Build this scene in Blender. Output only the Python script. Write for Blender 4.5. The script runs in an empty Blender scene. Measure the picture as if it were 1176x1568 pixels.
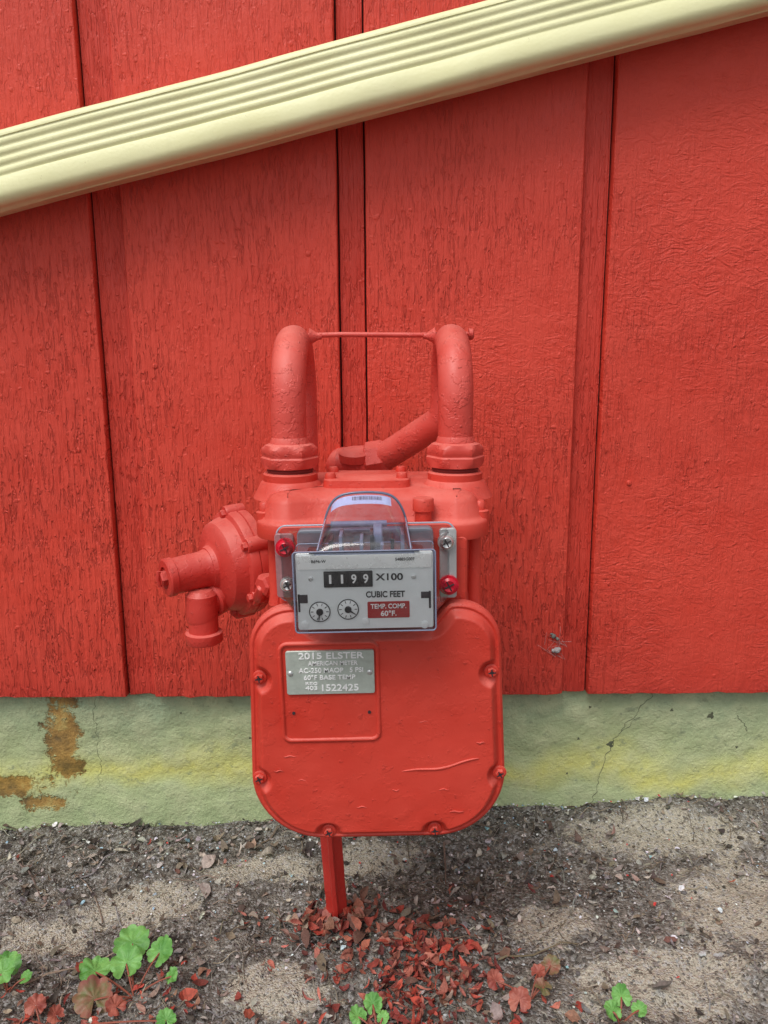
import bpy, math, random
import numpy as np
import bmesh
from mathutils import Vector, Matrix, noise
random.seed(7); np.random.seed(7)
scene=bpy.context.scene
COL=scene.collection
H=0.67

# ---------------------------------------------------------------- materials
class NT:
    def __init__(s,name):
        s.m=bpy.data.materials.new(name); s.m.use_nodes=True
        s.t=s.m.node_tree; s.t.nodes.clear()
        s.out=s.t.nodes.new('ShaderNodeOutputMaterial')
        s.co=s.t.nodes.new('ShaderNodeTexCoord').outputs['Object']
    def n(s,typ,**kw):
        nd=s.t.nodes.new(typ)
        for k,v in kw.items(): setattr(nd,k,v)
        return nd
    def set(s,nd,key,v):
        if isinstance(v,bpy.types.NodeSocket): s.t.links.new(v,nd.inputs[key])
        else: nd.inputs[key].default_value=v
    def mapping(s,scale,loc=(0,0,0),rot=(0,0,0),src=None):
        m=s.n('ShaderNodeMapping'); s.t.links.new(src or s.co,m.inputs[0])
        m.inputs['Scale'].default_value=scale; m.inputs['Location'].default_value=loc; m.inputs['Rotation'].default_value=rot
        return m.outputs[0]
    def noise(s,scale=1,detail=4,rough=.55,dist=0,vec=None,out=0):
        n=s.n('ShaderNodeTexNoise'); s.t.links.new(vec or s.co,n.inputs['Vector'])
        n.inputs['Scale'].default_value=scale;n.inputs['Detail'].default_value=detail
        n.inputs['Roughness'].default_value=rough;n.inputs['Distortion'].default_value=dist
        return n.outputs[out]
    def ramp(s,fac,stops,interp='LINEAR'):
        r=s.n('ShaderNodeValToRGB'); r.color_ramp.interpolation=interp
        e=r.color_ramp.elements
        while len(e)<len(stops): e.new(.5)
        for i,(p,c) in enumerate(stops):
            e[i].position=p
            e[i].color=(c,c,c,1) if isinstance(c,(int,float)) else (*c,1)
        s.t.links.new(fac,r.inputs[0]); return r.outputs[0]
    def math(s,op,a,b=0.0,clamp=False):
        m=s.n('ShaderNodeMath',operation=op,use_clamp=clamp); s.set(m,0,a); s.set(m,1,b); return m.outputs[0]
    def mix(s,f,a,b,blend='MIX'):
        m=s.n('ShaderNodeMix',data_type='RGBA',blend_type=blend)
        s.set(m,0,f)
        for i,v in ((6,a),(7,b)):
            if isinstance(v,tuple): v=(*v,1)
            s.set(m,i,v)
        return m.outputs[2]
    def bump(s,h,dist=.001,strength=1,normal=None):
        b=s.n('ShaderNodeBump'); s.set(b,'Height',h); b.inputs['Distance'].default_value=dist; b.inputs['Strength'].default_value=strength
        if normal: s.set(b,'Normal',normal)
        return b.outputs[0]
    def done(s,color,rough=.5,metal=0,normal=None,spec=.5,**kw):
        p=s.n('ShaderNodeBsdfPrincipled')
        if isinstance(color,tuple): color=(*color,1)
        s.set(p,'Base Color',color); s.set(p,'Roughness',rough); s.set(p,'Metallic',metal); s.set(p,'Specular IOR Level',spec)
        if normal: s.set(p,'Normal',normal)
        s.t.links.new(p.outputs[0],s.out.inputs[0]); return s.m

def mat_siding(name,groove=False):
    s=NT(name)
    sep=s.n('ShaderNodeSeparateXYZ'); s.t.links.new(s.co,sep.inputs[0])
    big=s.noise(2.5,2,.5)
    med=s.noise(22,3,.6)
    grain=s.noise(1,3,.65,.9,vec=s.mapping((240,40,15)))
    fine=s.noise(420,2,.6)
    tick=s.ramp(s.noise(1,2,.6,.9,vec=s.mapping((200,20,40),loc=(4,0,1))),[(.54,0.0),(.62,1.0)])
    patch=s.ramp(s.noise(7,2,.5,vec=s.mapping((1,1,.7),loc=(3,0,5))),[(.36,.40),(.58,1.0)])
    ripple=s.noise(1,3,.6,2.6,vec=s.mapping((40,20,75),loc=(5,2,1)))
    side=s.ramp(s.math('ADD',sep.outputs[0],s.math('MULTIPLY',s.math('SUBTRACT',big,.5),1.8)),[(0.05,1.0),(.36,0.0)])
    lowm=s.ramp(sep.outputs[2],[(.40,1.0),(.95,.45)])
    maskA=s.math('MULTIPLY',s.math('ADD',s.math('MULTIPLY',side,.80),.20),lowm)
    maskA=s.math('MULTIPLY',maskA,patch)
    maskB=s.math('MULTIPLY',s.math('SUBTRACT',1.0,side),patch)
    lump=s.ramp(s.noise(105,1,.5),[(.66,0.0),(.78,1.0)])
    h=s.math('MULTIPLY',grain,s.math('ADD',s.math('MULTIPLY',maskA,.75),.38))
    h=s.math('SUBTRACT',h,s.math('MULTIPLY',tick,s.math('MULTIPLY',maskA,.62)))
    h=s.math('ADD',h,s.math('MULTIPLY',ripple,s.math('ADD',s.math('MULTIPLY',maskB,.80),.12) if not groove else 0.0))
    h=s.math('ADD',h,s.math('MULTIPLY',fine,.13))
    h=s.math('ADD',h,s.math('MULTIPLY',lump,.26))
    h=s.math('ADD',h,s.math('MULTIPLY',med,.7))
    if groove:
        st=s.noise(1,1,.5,0,vec=s.mapping((420,1,2)))
        h=s.math('ADD',h,s.math('MULTIPLY',st,.8))
    c=s.mix(s.ramp(big,[(.35,0.0),(.65,1.0)]),(.60,.050,.029),(.69,.064,.037))
    c=s.mix(s.math('MULTIPLY',s.ramp(med,[(.4,0.0),(.75,1.0)]),.28),c,(.73,.095,.06))
    c=s.mix(s.math('MULTIPLY',s.math('MULTIPLY',tick,maskA),.30),c,(.32,.024,.017))
    c=s.mix(s.ramp(s.noise(170,3,.65),[(.70,0.0),(.76,.35)]),c,(.34,.03,.022))
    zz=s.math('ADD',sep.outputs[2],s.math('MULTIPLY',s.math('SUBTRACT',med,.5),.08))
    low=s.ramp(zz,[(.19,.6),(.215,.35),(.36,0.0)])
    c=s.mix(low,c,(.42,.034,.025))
    if groove: c=s.mix(.3,c,(.42,.03,.022))
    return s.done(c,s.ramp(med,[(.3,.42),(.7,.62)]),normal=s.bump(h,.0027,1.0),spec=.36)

def mat_foundation():
    s=NT('painted_concrete')
    n1=s.noise(5,3,.6); n2=s.noise(28,5,.65); n3=s.noise(200,3,.7)
    sep=s.n('ShaderNodeSeparateXYZ'); s.t.links.new(s.co,sep.inputs[0])
    zz=s.math('ADD',sep.outputs[2],s.math('MULTIPLY',s.math('SUBTRACT',n1,.5),.14))
    c=s.ramp(zz,[(.0,(.37,.45,.24)),(.03,(.43,.51,.27)),(.062,(.60,.60,.19)),(.10,(.40,.46,.24)),(.19,(.30,.38,.25))])  # darker grey-green top stop: shadow under the siding, put into the colour
    c=s.mix(s.ramp(n2,[(.42,0.0),(.68,.5)]),c,(.56,.59,.36))
    c=s.mix(s.ramp(s.noise(55,3,.7,vec=s.mapping((1,1,1.4),loc=(4,4,4))),[(.60,0.0),(.72,.6)]),c,(.19,.23,.15))
    def blob(cx,cz,sx,sz):
        x=s.math('DIVIDE',s.math('SUBTRACT',sep.outputs[0],cx),sx)
        z=s.math('DIVIDE',s.math('SUBTRACT',sep.outputs[2],cz),sz)
        return s.math('SQRT',s.math('ADD',s.math('MULTIPLY',x,x),s.math('MULTIPLY',z,z)))
    d=s.math('MINIMUM',blob(-.474,.13,.024,.085),blob(-.555,.048,.070,.016))
    d=s.math('MINIMUM',d,blob(-.505,.018,.035,.016))
    d=s.math('ADD',d,s.math('MULTIPLY',s.math('SUBTRACT',n2,.5),3.4))
    d=s.math('ADD',d,s.math('MULTIPLY',s.math('SUBTRACT',n3,.5),1.4))
    st=s.ramp(d,[(.70,1.0),(1.15,0.0)])
    rust=s.ramp(n2,[(.32,(.12,.05,.015)),(.5,(.38,.19,.04)),(.65,(.50,.38,.12))])
    c=s.mix(s.math('MULTIPLY',st,.85),c,rust)
    h=s.math('ADD',s.math('MULTIPLY',n2,1.0),s.math('MULTIPLY',n3,.35))
    h=s.math('SUBTRACT',h,s.math('MULTIPLY',st,.25))
    return s.done(c,.85,normal=s.bump(h,.006,.9),spec=.2)

def mat_paint(name,c1=(.57,.040,.024),c2=(.63,.056,.035),rough=.46,lumps=1.0,bd=.001,spec=.32,sheen_amt=1.0):
    s=NT(name)
    a=s.noise(18,3,.6); b=s.noise(240,2,.6); a2=s.noise(7,2,.5)
    rg=s.ramp(s.noise(42,4,.7,vec=s.mapping((1,1,1),loc=(5,1,2))),[(.52,0.0),(.56,1.0)])
    sp0=s.ramp(s.noise(115,3,.65),[(.64,0.0),(.70,1.0)])
    h=s.math('ADD',s.math('MULTIPLY',a,.9),s.math('MULTIPLY',b,.20))
    h=s.math('ADD',h,s.math('MULTIPLY',sp0,.35*lumps))
    h=s.math('ADD',h,s.math('MULTIPLY',rg,.20*lumps))
    c=s.mix(s.ramp(a,[(.35,0.0),(.7,1.0)]),c1,c2)
    c=s.mix(s.ramp(a2,[(.45,0.0),(.65,.5)]),c,tuple(min(1,x*1.12+.008) for x in c2))
    c=s.mix(s.math('MULTIPLY',sp0,.22),c,(.30,.03,.025))
    geo=s.n('ShaderNodeNewGeometry')
    sp=s.n('ShaderNodeSeparateXYZ'); s.t.links.new(geo.outputs['Normal'],sp.inputs[0])
    dust=s.math('MULTIPLY',s.ramp(sp.outputs[2],[(.1,0.0),(.95,1.0)]),s.ramp(s.math('ADD',a,s.math('MULTIPLY',b,.3)),[(.4,.15*sheen_amt),(.85,.6*sheen_amt)]))
    c=s.mix(dust,c,(.72,.24,.20))  # pinkish sky reflection on upward faces, painted into the base colour
    return s.done(c,s.ramp(a,[(.3,rough-.08),(.7,rough+.12)]),normal=s.bump(h,bd,.8),spec=spec)

def simple(name,c,rough=.5,metal=0,nscale=200,bd=.0002,var=.15,spec=.5):
    s=NT(name); a=s.noise(nscale,3,.6)
    c2=tuple(min(1,x*(1+var)) for x in c); c1=tuple(x*(1-var) for x in c)
    return s.done(s.mix(a,c1,c2),s.ramp(a,[(.3,max(0,rough-.06)),(.7,min(1,rough+.08))]),metal,normal=s.bump(a,bd,.6),spec=spec)

def mat_attr(name,rough=.8,nscale=300):
    s=NT(name); at=s.n('ShaderNodeAttribute',attribute_name='Col')
    a=s.noise(nscale,3,.65)
    c=s.mix(s.ramp(a,[(.3,.4),(.65,0.0)]),at.outputs[0],(.05,.035,.025))
    return s.done(c,rough,normal=s.bump(a,.0008,.8),spec=.3)

def mat_clear(name,tint=(.93,.94,.96),rough=.06,frost=.06,gain=1.0):
    s=NT(name)
    tr=s.n('ShaderNodeBsdfTransparent'); tr.inputs[0].default_value=(*tint,1)
    gl=s.n('ShaderNodeBsdfGlossy'); gl.inputs['Roughness'].default_value=rough; gl.inputs[0].default_value=(1,1,1,1)
    df=s.n('ShaderNodeBsdfDiffuse'); df.inputs[0].default_value=(.55,.57,.62,1)
    lw=s.n('ShaderNodeLayerWeight'); lw.inputs[0].default_value=.3
    f=s.math('ADD',s.math('MULTIPLY',lw.outputs['Fresnel'],gain),.02,True)
    m1=s.n('ShaderNodeMixShader'); s.t.links.new(f,m1.inputs[0]); s.t.links.new(tr.outputs[0],m1.inputs[1]); s.t.links.new(gl.outputs[0],m1.inputs[2])
    m2=s.n('ShaderNodeMixShader')
    dirt=s.ramp(s.noise(90,3,.7),[(.4,frost*.4),(.75,frost*2.2)]); s.t.links.new(dirt,m2.inputs[0])
    s.t.links.new(m1.outputs[0],m2.inputs[1]); s.t.links.new(df.outputs[0],m2.inputs[2])
    s.t.links.new(m2.outputs[0],s.out.inputs[0]); return s.m

SAND=[(-.32,.87,.08,.045),(-.16,.93,.08,.035),(.38,.98,.15,.05),(.44,.83,.11,.09),(.30,.71,.11,.055),(-.12,.72,.06,.04),(-.02,.955,.06,.03),(.20,.80,.06,.03),(-.42,.82,.06,.03)]
def mat_ground():
    s=NT('soil')
    a=s.noise(9,4,.6); b=s.noise(45,5,.7); c0=s.noise(300,3,.75)
    sep=s.n('ShaderNodeSeparateXYZ'); s.t.links.new(s.co,sep.inputs[0])
    m=None
    for (cx,cy,sx,sy) in SAND:
        x=s.math('DIVIDE',s.math('SUBTRACT',sep.outputs[0],cx),sx); y=s.math('DIVIDE',s.math('SUBTRACT',sep.outputs[1],cy),sy)
        d=s.math('SQRT',s.math('ADD',s.math('MULTIPLY',x,x),s.math('MULTIPLY',y,y)))
        m=d if m is None else s.math('MINIMUM',m,d)
    m=s.math('ADD',m,s.math('MULTIPLY',s.math('SUBTRACT',b,.5),2.4))
    m=s.math('ADD',m,s.math('MULTIPLY',s.math('SUBTRACT',a,.5),1.8))
    base=s.ramp(b,[(.3,(.04,.035,.03)),(.5,(.17,.155,.135)),(.7,(.34,.32,.28))])
    sand=s.ramp(c0,[(.3,(.34,.31,.24)),(.7,(.62,.58,.48))])
    c=s.mix(s.ramp(m,[(.75,.92),(1.35,0.0)]),base,sand)
    vor=s.n('ShaderNodeTexVoronoi'); s.t.links.new(s.co,vor.inputs['Vector']); vor.inputs['Scale'].default_value=330
    sp=s.n('ShaderNodeSeparateColor'); s.t.links.new(vor.outputs['Color'],sp.inputs[0])
    c=s.mix(s.ramp(sp.outputs[0],[(.72,0.0),(.8,.6)]),c,(.44,.44,.43))
    c=s.mix(s.ramp(sp.outputs[1],[(.84,0.0),(.9,.6)]),c,(.03,.027,.024))
    h=s.math('ADD',s.math('MULTIPLY',b,1.0),s.math('MULTIPLY',c0,.45))
    h=s.math('ADD',h,s.math('MULTIPLY',s.ramp(vor.outputs['Distance'],[(0.0,1.0),(.6,0.0)]),.35))
    return s.done(c,.95,normal=s.bump(h,.006,1),spec=.15)
def mat_ds():
    s=NT('downspout_paint'); a=s.noise(14,3,.6); b=s.noise(280,3,.65)
    c=s.mix(a,(.79,.77,.40),(.86,.85,.52))
    c=s.mix(s.ramp(s.noise(110,4,.7),[(.68,0.0),(.74,.55)]),c,(.42,.36,.14))
    c=s.mix(s.ramp(s.noise(1,3,.6,vec=s.mapping((30,8,9))),[(.6,0.0),(.8,.18)]),c,(.60,.57,.28))
    h=s.math('ADD',s.math('MULTIPLY',b,.5),s.math('MULTIPLY',a,.6))
    return s.done(c,.42,normal=s.bump(h,.0008,.8),spec=.5)

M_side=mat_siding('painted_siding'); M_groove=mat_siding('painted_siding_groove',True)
M_gap=simple('dark_gap',(.03,.006,.005),.9)
M_fnd=mat_foundation()
M_red=mat_paint('meter_paint')
M_pipe=mat_paint('pipe_paint',(.58,.048,.034),(.64,.078,.058),.44,1.8,.0014,.42,1.2)
M_reg=mat_paint('regulator_paint',(.50,.032,.024),(.57,.048,.034),.44,1.2,.0012,.38)
M_ds=mat_ds()
M_blk=simple('black_plastic',(.012,.012,.014),.4)
M_dark=simple('dark_recess',(.03,.02,.025),.7)
M_thread=simple('dark_thread',(.22,.02,.016),.7)
M_face=simple('index_face',(.80,.84,.85),.34,.2,90,.00005,.05)
M_strip=simple('index_strip',(.90,.93,.93),.28,.25,90,.00005,.05)
M_plate=simple('stamped_aluminium',(.46,.51,.46),.40,.3,160,.0004,.22)
M_txt=simple('black_ink',(.012,.012,.014),.6)
M_wht=simple('white_ink',(.85,.85,.85),.5,var=.03)
M_tag=simple('red_tag',(.36,.012,.012),.35)
M_seal=simple('red_seal',(.60,.008,.03),.25)
M_metal=simple('zinc_screw',(.62,.63,.63),.3,.7)
M_clear=mat_clear('clear_plastic',(.975,.98,.985),.05,.018,.8)
M_hood=mat_clear('clear_plastic_hood',(.70,.73,.87),.06,.06,.9)
M_soil=mat_ground()
M_attr=mat_attr('litter'); M_peb=mat_attr('gravel_stone',.75,500)

# ---------------------------------------------------------------- mesh helpers
def empty(name):
    e=bpy.data.objects.new(name,None); COL.objects.link(e); e.empty_display_size=.05; return e
def mk(name,verts,faces,mats,parent=None,smooth=True,fm=None,angle=None):
    me=bpy.data.meshes.new(name); me.from_pydata([tuple(v) for v in verts],[],faces)
    if not isinstance(mats,(list,tuple)): mats=[mats]
    for m in mats: me.materials.append(m)
    if fm is not None: me.polygons.foreach_set('material_index',fm)
    me.polygons.foreach_set('use_smooth',[bool(smooth)]*len(me.polygons))
    me.update()
    bm=bmesh.new(); bm.from_mesh(me); bmesh.ops.recalc_face_normals(bm,faces=bm.faces[:])
    if angle:
        for e in bm.edges:
            if len(e.link_faces)==2 and e.calc_face_angle(0)>math.radians(angle): e.smooth=False
    bm.to_mesh(me); bm.free()
    o=bpy.data.objects.new(name,me); COL.objects.link(o)
    if parent: o.parent=parent
    return o
def frame(axis):
    a=Vector(axis).normalized(); up=Vector((0,0,1)) if abs(a.z)<.9 else Vector((0,1,0))
    u=a.cross(up).normalized(); v=a.cross(u).normalized(); return a,u,v
def lathe(name,prof,o,axis,mat,parent=None,seg=40,angle=35,rot=0,lobes=None):
    a,u,v=frame(axis); o=Vector(o); V=[];F=[]
    for (r,h) in prof:
        for i in range(seg):
            t=2*math.pi*i/seg+rot; rr=r*(lobes(t,h) if lobes else 1)
            V.append(o+a*h+(u*math.cos(t)+v*math.sin(t))*rr)
    n=len(prof)
    for j in range(n-1):
        for i in range(seg):
            k=(i+1)%seg; F.append((j*seg+i,j*seg+k,(j+1)*seg+k,(j+1)*seg+i))
    if prof[0][0]>1e-5: F.append(tuple(range(seg)))
    if prof[-1][0]>1e-5: F.append(tuple((n-1)*seg+i for i in range(seg)))
    return mk(name,V,F,mat,parent,True,angle=angle)
def sweep(name,pts,r,mat,parent=None,seg=28,closed=False,cap=True):
    P=[Vector(p) for p in pts]; n=len(P); V=[];F=[]
    T=[]
    for i in range(n):
        if closed: t=P[(i+1)%n]-P[i-1]
        else: t=P[min(i+1,n-1)]-P[max(i-1,0)]
        T.append(t.normalized())
    up=Vector((0,0,1)) if abs(T[0].z)<.9 else Vector((1,0,0))
    u=T[0].cross(up).normalized()
    for i in range(n):
        u=(u-T[i]*u.dot(T[i])).normalized(); w=T[i].cross(u)
        rr=r[i] if isinstance(r,(list,tuple)) else r
        for k in range(seg):
            t=2*math.pi*k/seg; V.append(P[i]+(u*math.cos(t)+w*math.sin(t))*rr)
    for i in range(n-1 if not closed else n):
        j=(i+1)%n
        for k in range(seg):
            l=(k+1)%seg; F.append((i*seg+k,i*seg+l,j*seg+l,j*seg+k))
    if not closed and cap: F.append(tuple(range(seg))); F.append(tuple((n-1)*seg+k for k in range(seg)))
    return mk(name,V,F,mat,parent,True,angle=50)
def rrect(x0,x1,z0,z1,r,n=8):
    if not isinstance(r,(list,tuple)): r=[r]*4
    out=[]
    for (cx,cz,rr,a0) in ((x0+r[0],z0+r[0],r[0],180),(x1-r[1],z0+r[1],r[1],270),(x1-r[2],z1-r[2],r[2],0),(x0+r[3],z1-r[3],r[3],90)):
        for i in range(n+1):
            a=math.radians(a0+90*i/n); out.append((cx+rr*math.cos(a),cz+rr*math.sin(a)))
    return out
def inset(o,d):
    n=len(o); out=[]
    for i in range(n):
        p=Vector(o[i-1]);q=Vector(o[i]);s=Vector(o[(i+1)%n])
        e=(s-p)
        if e.length<1e-9: out.append(o[i]); continue
        e.normalize(); nn=Vector((-e.y,e.x)); out.append((q.x+nn.x*d,q.y+nn.y*d))
    return out
def loft(name,outlines,levels,plane,mat,parent=None,angle=35):
    V=[];F=[];n=len(outlines[0])
    for o,l in zip(outlines,levels):
        for (a,b) in o: V.append((a,l,b) if plane=='XZ' else (a,b,l))
    for j in range(len(outlines)-1):
        for i in range(n):
            k=(i+1)%n; F.append((j*n+i,j*n+k,(j+1)*n+k,(j+1)*n+i))
    F.append(tuple(range(n))); F.append(tuple((len(outlines)-1)*n+i for i in range(n)))
    return mk(name,V,F,mat,parent,True,angle=angle)
def rbox(name,x0,x1,y0,y1,z0,z1,r,mat,parent=None,bev=.0008,plane='XZ'):
    if plane=='XZ': o=rrect(x0,x1,z0,z1,r,6); a,b=y0,y1
    else: o=rrect(x0,x1,y0,y1,r,6); a,b=z0,z1
    return loft(name,[inset(o,bev),o,o,inset(o,bev)],[a,a+bev,b-bev,b],plane,mat,parent)
def text(name,body,x,z,y,h,w,mat,parent,ext=.00015,align='CENTER',bold=.012):
    cu=bpy.data.curves.new(name,'FONT'); cu.body=body; cu.size=1; cu.align_x=align; cu.align_y='CENTER'; cu.extrude=.0; cu.offset=bold
    cu.materials.append(mat); o=bpy.data.objects.new(name,cu); COL.objects.link(o)
    bpy.context.view_layer.update(); d=o.dimensions.copy()
    sy=h/.72; sx=w/d.x if w else sy
    cu.extrude=.1; o.scale=(sx,sy,ext/.1); o.location=(x,y,z); o.rotation_euler=(math.pi/2,0,0); o.parent=parent; return o
def tilt(objs,pz,ang=-.9,px=-.008,dz=0):
    R=Matrix.Translation((px,0,pz+dz))@Matrix.Rotation(math.radians(ang),4,'Y')@Matrix.Translation((-px,0,-pz))
    bpy.context.view_layer.update()
    for o in objs: o.matrix_world=R@o.matrix_world

# ---------------------------------------------------------------- house
house=empty('wooden_house')
D=1.03; ZB=.194; ZT=2.6
def siding():
    G=[(-.372,-.330),(-.0575,-.0205),(.2535,.2905)]
    for k in range(1,10): G.append((-.372-.311*k,-.332-.311*k)); G.append((.2535+.311*k,.2905+.311*k))
    G.sort()
    prof=[]
    def flat(x0,x1,y,m,step=.012):
        n=max(1,int((x1-x0)/step))
        for i in range(n): prof.append((x0+(x1-x0)*i/n,y,m))
    cur=-3.25
    for (a,b) in G:
        flat(cur,a-.0015,D,0)
        prof.append((a-.0015,D,0)); prof.append((a-.0004,D+.0007,0)); prof.append((a,D+.002,0))
        cutL=(a<-.3) or abs(a)<.1; cutR=(a>-.1)
        if cutL: prof.append((a+.0006,D+.014,2)); prof.append((a+.0024,D+.014,1))
        prof.append((a+.003,D+.0095,1))
        x1=b-.003
        flat(a+.0034,x1,D+.0095,1,.006)
        prof.append((x1,D+.0095,1))
        if cutR: prof.append((b-.0024,D+.014,2)); prof.append((b-.0006,D+.014,0))
        prof.append((b,D+.002,0)); prof.append((b+.0004,D+.0007,0)); prof.append((b+.0015,D,0))
        cur=b+.002
    flat(cur,3.25,D,0); prof.append((3.25,D,0))
    zs=[ZB-.0,ZB+.0008,ZB+.02]+[ZB+.02+(ZT-ZB-.02)*i/120 for i in range(1,121)]
    V=[];F=[];fm=[];n=len(prof)
    rag=lambda x:.0022*noise.noise(Vector((x*45,0,0)))+.0014*noise.noise(Vector((x*200,3,0)))
    for x,y,m in prof: V.append((x,D+.0155,ZB+.0005+rag(x)))
    for j,z in enumerate(zs):
        for x,y,m in prof:
            jz=rag(x) if j<2 else 0
            yy=y+.0022*noise.noise(Vector((x*4,z*3,1.0))) + (.0007 if j==0 else 0)
            xx=x+.0006*noise.noise(Vector((round(x*8),z*14,7.0)))
            V.append((xx,yy,z+jz))
    for j in range(len(zs)):
        for i in range(n-1):
            F.append((j*n+i,j*n+i+1,(j+1)*n+i+1,(j+1)*n+i)); fm.append(prof[i][2])
    return mk('siding',V,F,[M_side,M_groove,M_gap],house,True,fm,angle=30)
siding()
def fy(x,z): return 1.048+.004*noise.noise(Vector((x*7,z*9,0)))+.0022*noise.noise(Vector((x*35,z*40,5)))-.006*max(0,min(1,(.10-z)/.12))
def foundation():
    xs=np.concatenate([np.linspace(-3.25,-.8,30)[:-1],np.linspace(-.8,.8,240),np.linspace(.8,3.25,30)[1:]])
    zs=np.linspace(-.35,.21,80); V=[];F=[]
    for z in zs:
        for x in xs: V.append((x,fy(x,z),z))
    n=len(xs)
    for j in range(len(zs)-1):
        for i in range(n-1): F.append((j*n+i,j*n+i+1,(j+1)*n+i+1,(j+1)*n+i))
    b=len(V); V+= [(-3.25,1.25,-.35),(3.25,1.25,-.35),(3.25,1.25,.21),(-3.25,1.25,.21)]
    F.append((b,b+3,b+2,b+1)); F.append(((len(zs)-1)*n,(len(zs)-1)*n+n-1,b+2,b+3))
    mk('foundation',V,F,M_fnd,house,True)
    M_crk=simple('crack_shadow',(.09,.10,.06),.95)
    for pl,w in (([(.395,.19),(.368,.155),(.347,.125),(.330,.09),(.318,.04),(.305,.0)],.0007),([(.347,.125),(.362,.135),(.372,.15)],.0005),([(-.425,.185),(-.428,.13),(-.422,.09),(-.43,.04)],.0004),([(.52,.15),(.528,.13),(.535,.125)],.0008)):
        pts=[]
        for i in range(len(pl)-1):
            for k in range(12):
                t=k/12; x=pl[i][0]*(1-t)+pl[i+1][0]*t; z=pl[i][1]*(1-t)+pl[i+1][1]*t
                x+=.007*noise.noise(Vector((x*60,z*90,2)))+.003*noise.noise(Vector((x*200,z*260,2))); pts.append((x,fy(x,z)-.0001,z))
        sweep('crack',pts,[w*(.4+.9*abs(noise.noise(Vector((p[0]*200,p[2]*200,0))))) for p in pts],M_crk,house,5)
    for (x,z,r) in ((.333,.105,.005),(.478,.150,.0048),(.285,.115,.002),(.30,.165,.002),(.52,.10,.002),(.42,.16,.0022),(-.20,.12,.0018),(.27,.06,.0015),(-.30,.16,.0015)):
        lathe('pit',[(r,0),(r*.8,-.0004),(r*.5,-.0006),(0,-.0006)],(x,fy(x,z),z),(0,1,0),M_crk,house,14,60,lobes=lambda t,h:1+.3*math.sin(t*3+x*90)+.2*math.sin(t*5+z*50))
foundation()
rbox('wall_core',-3.24,3.24,1.0465,5.0,.212,2.6,.002,M_side,house)
for (x,z) in [(.336,.692),(.333,.50),(-.30,.66),(-.095,.80),(.335,.88),(-.41,.55),(-.455,.22),(.47,.22),(.23,.21)]:
    lathe('nail_head',[(.0040,.0006),(.0036,-.0005),(.0024,-.0010),(0,-.0012)],(x,D+.0006,z),(0,1,0),M_side,house,16,80)

# ---------------------------------------------------------------- downspout
ds=empty('downspout')
def downspout():
    c0=Vector((-.4504,0,.850)); dirv=Vector((1,0,.2355)).normalized(); nrm=Vector((-dirv.z,0,dirv.x))
    hgt=.079; yf=.962; yb=1.018
    prof=[]
    def add(s,y): prof.append((s,y))
    R=.012
    for i in range(11):
        a=math.radians(90*i/10); add(R-R*math.cos(a), yf+R-R*math.sin(a))
    add(.027,yf-.0004)
    s0=.029; s1=.070; n=4
    for k in range(n):
        w=(s1-s0)/n
        for i in range(12):
            t=i/12; add(s0+w*(k+t), yf+.0014*(.5+.5*math.cos(2*math.pi*t))**1.4)
    add(s1,yf+.0012)
    for i in range(8):
        a=math.radians(90*i/7); add(s1+.0005+(hgt-s1-.0005)*math.sin(a), yf+.0085*(1-math.cos(a)))
    add(hgt,yb-.006); add(hgt-.003,yb-.001)
    add(.006,yb); add(0,yb-.006)
    add(0,yf+.030); add(-.0012,yf+.029); add(-.0012,yf+.027); add(0,yf+.026)
    L=np.linspace(-1.75,2.3,260); V=[];F=[];m=len(prof)
    for l in L:
        j=.0014*noise.noise(Vector((l*5,0,0)))
        for s,y in prof:
            p=c0+dirv*l+nrm*(s+j); V.append((p.x,y+.0014*noise.noise(Vector((l*12,s*40,2))),p.z))
    for i in range(len(L)-1):
        for k in range(m):
            q=(k+1)%m; F.append((i*m+k,i*m+q,(i+1)*m+q,(i+1)*m+k))
    F.append(tuple(range(m))); F.append(tuple((len(L)-1)*m+k for k in range(m)))
    mk('pipe_channel',V,F,M_ds,ds,True,angle=50)
    for l in (-1.2,1.7):
        p=c0+dirv*l+nrm*(hgt/2); V=[];F=[]
        for s,y in [(-.06,1.027),(-.0415,1.027),(-.0415,.958),(.0415,.958),(.0415,1.027),(.06,1.027)]:
            for e in (-.012,.012):
                q=p+nrm*s+dirv*e; V.append((q.x,y,q.z))
        for i in range(5): F.append((2*i,2*i+1,2*i+3,2*i+2))
        o=mk('strap',V,F,M_ds,ds,False); md=o.modifiers.new('s','SOLIDIFY'); md.thickness=.0015
downspout()

# ---------------------------------------------------------------- gas meter
gm=empty('gas_meter')
CX=-.008
def cover_outline(shrink=0):
    zb,zt=.2058,.4455
    def hw(z): return .1165+.0085*(zt-z)/(zt-zb)
    def arc(cx,cz,rx,rz,a0,a1,n):
        return [(cx+rx*math.cos(math.radians(a0+(a1-a0)*i/n)),cz+rz*math.sin(math.radians(a0+(a1-a0)*i/n))) for i in range(n+1)]
    rb=.068; rt=.040
    R=arc(hw(zb+rb)-rb,zb+rb,rb,rb,-90,0,28)[1:]
    side=[(hw(z),z) for z in np.linspace(zb+rb,zt-rt,46)[1:-1]]
    T=arc(hw(zt-rt)-rt,zt-rt,rt,rt,0,90,18)
    top=[]
    xe=hw(zt-rt)-rt
    for x in np.linspace(xe,0,46)[1:]:
        dip=.5-.5*math.cos(math.pi*min(1,max(0,(xe-x-.004)/.024)))
        top.append((x,zt-.020*dip))
    right=R+side+T+top
    bottom=[(x,zb) for x in np.linspace(0,hw(zb+rb)-rb,30)]
    right=bottom+right
    left=[(-x,z) for x,z in right[::-1]][1:-1]
    o=right+left
    return [(x+CX,z) for x,z in o]
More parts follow.
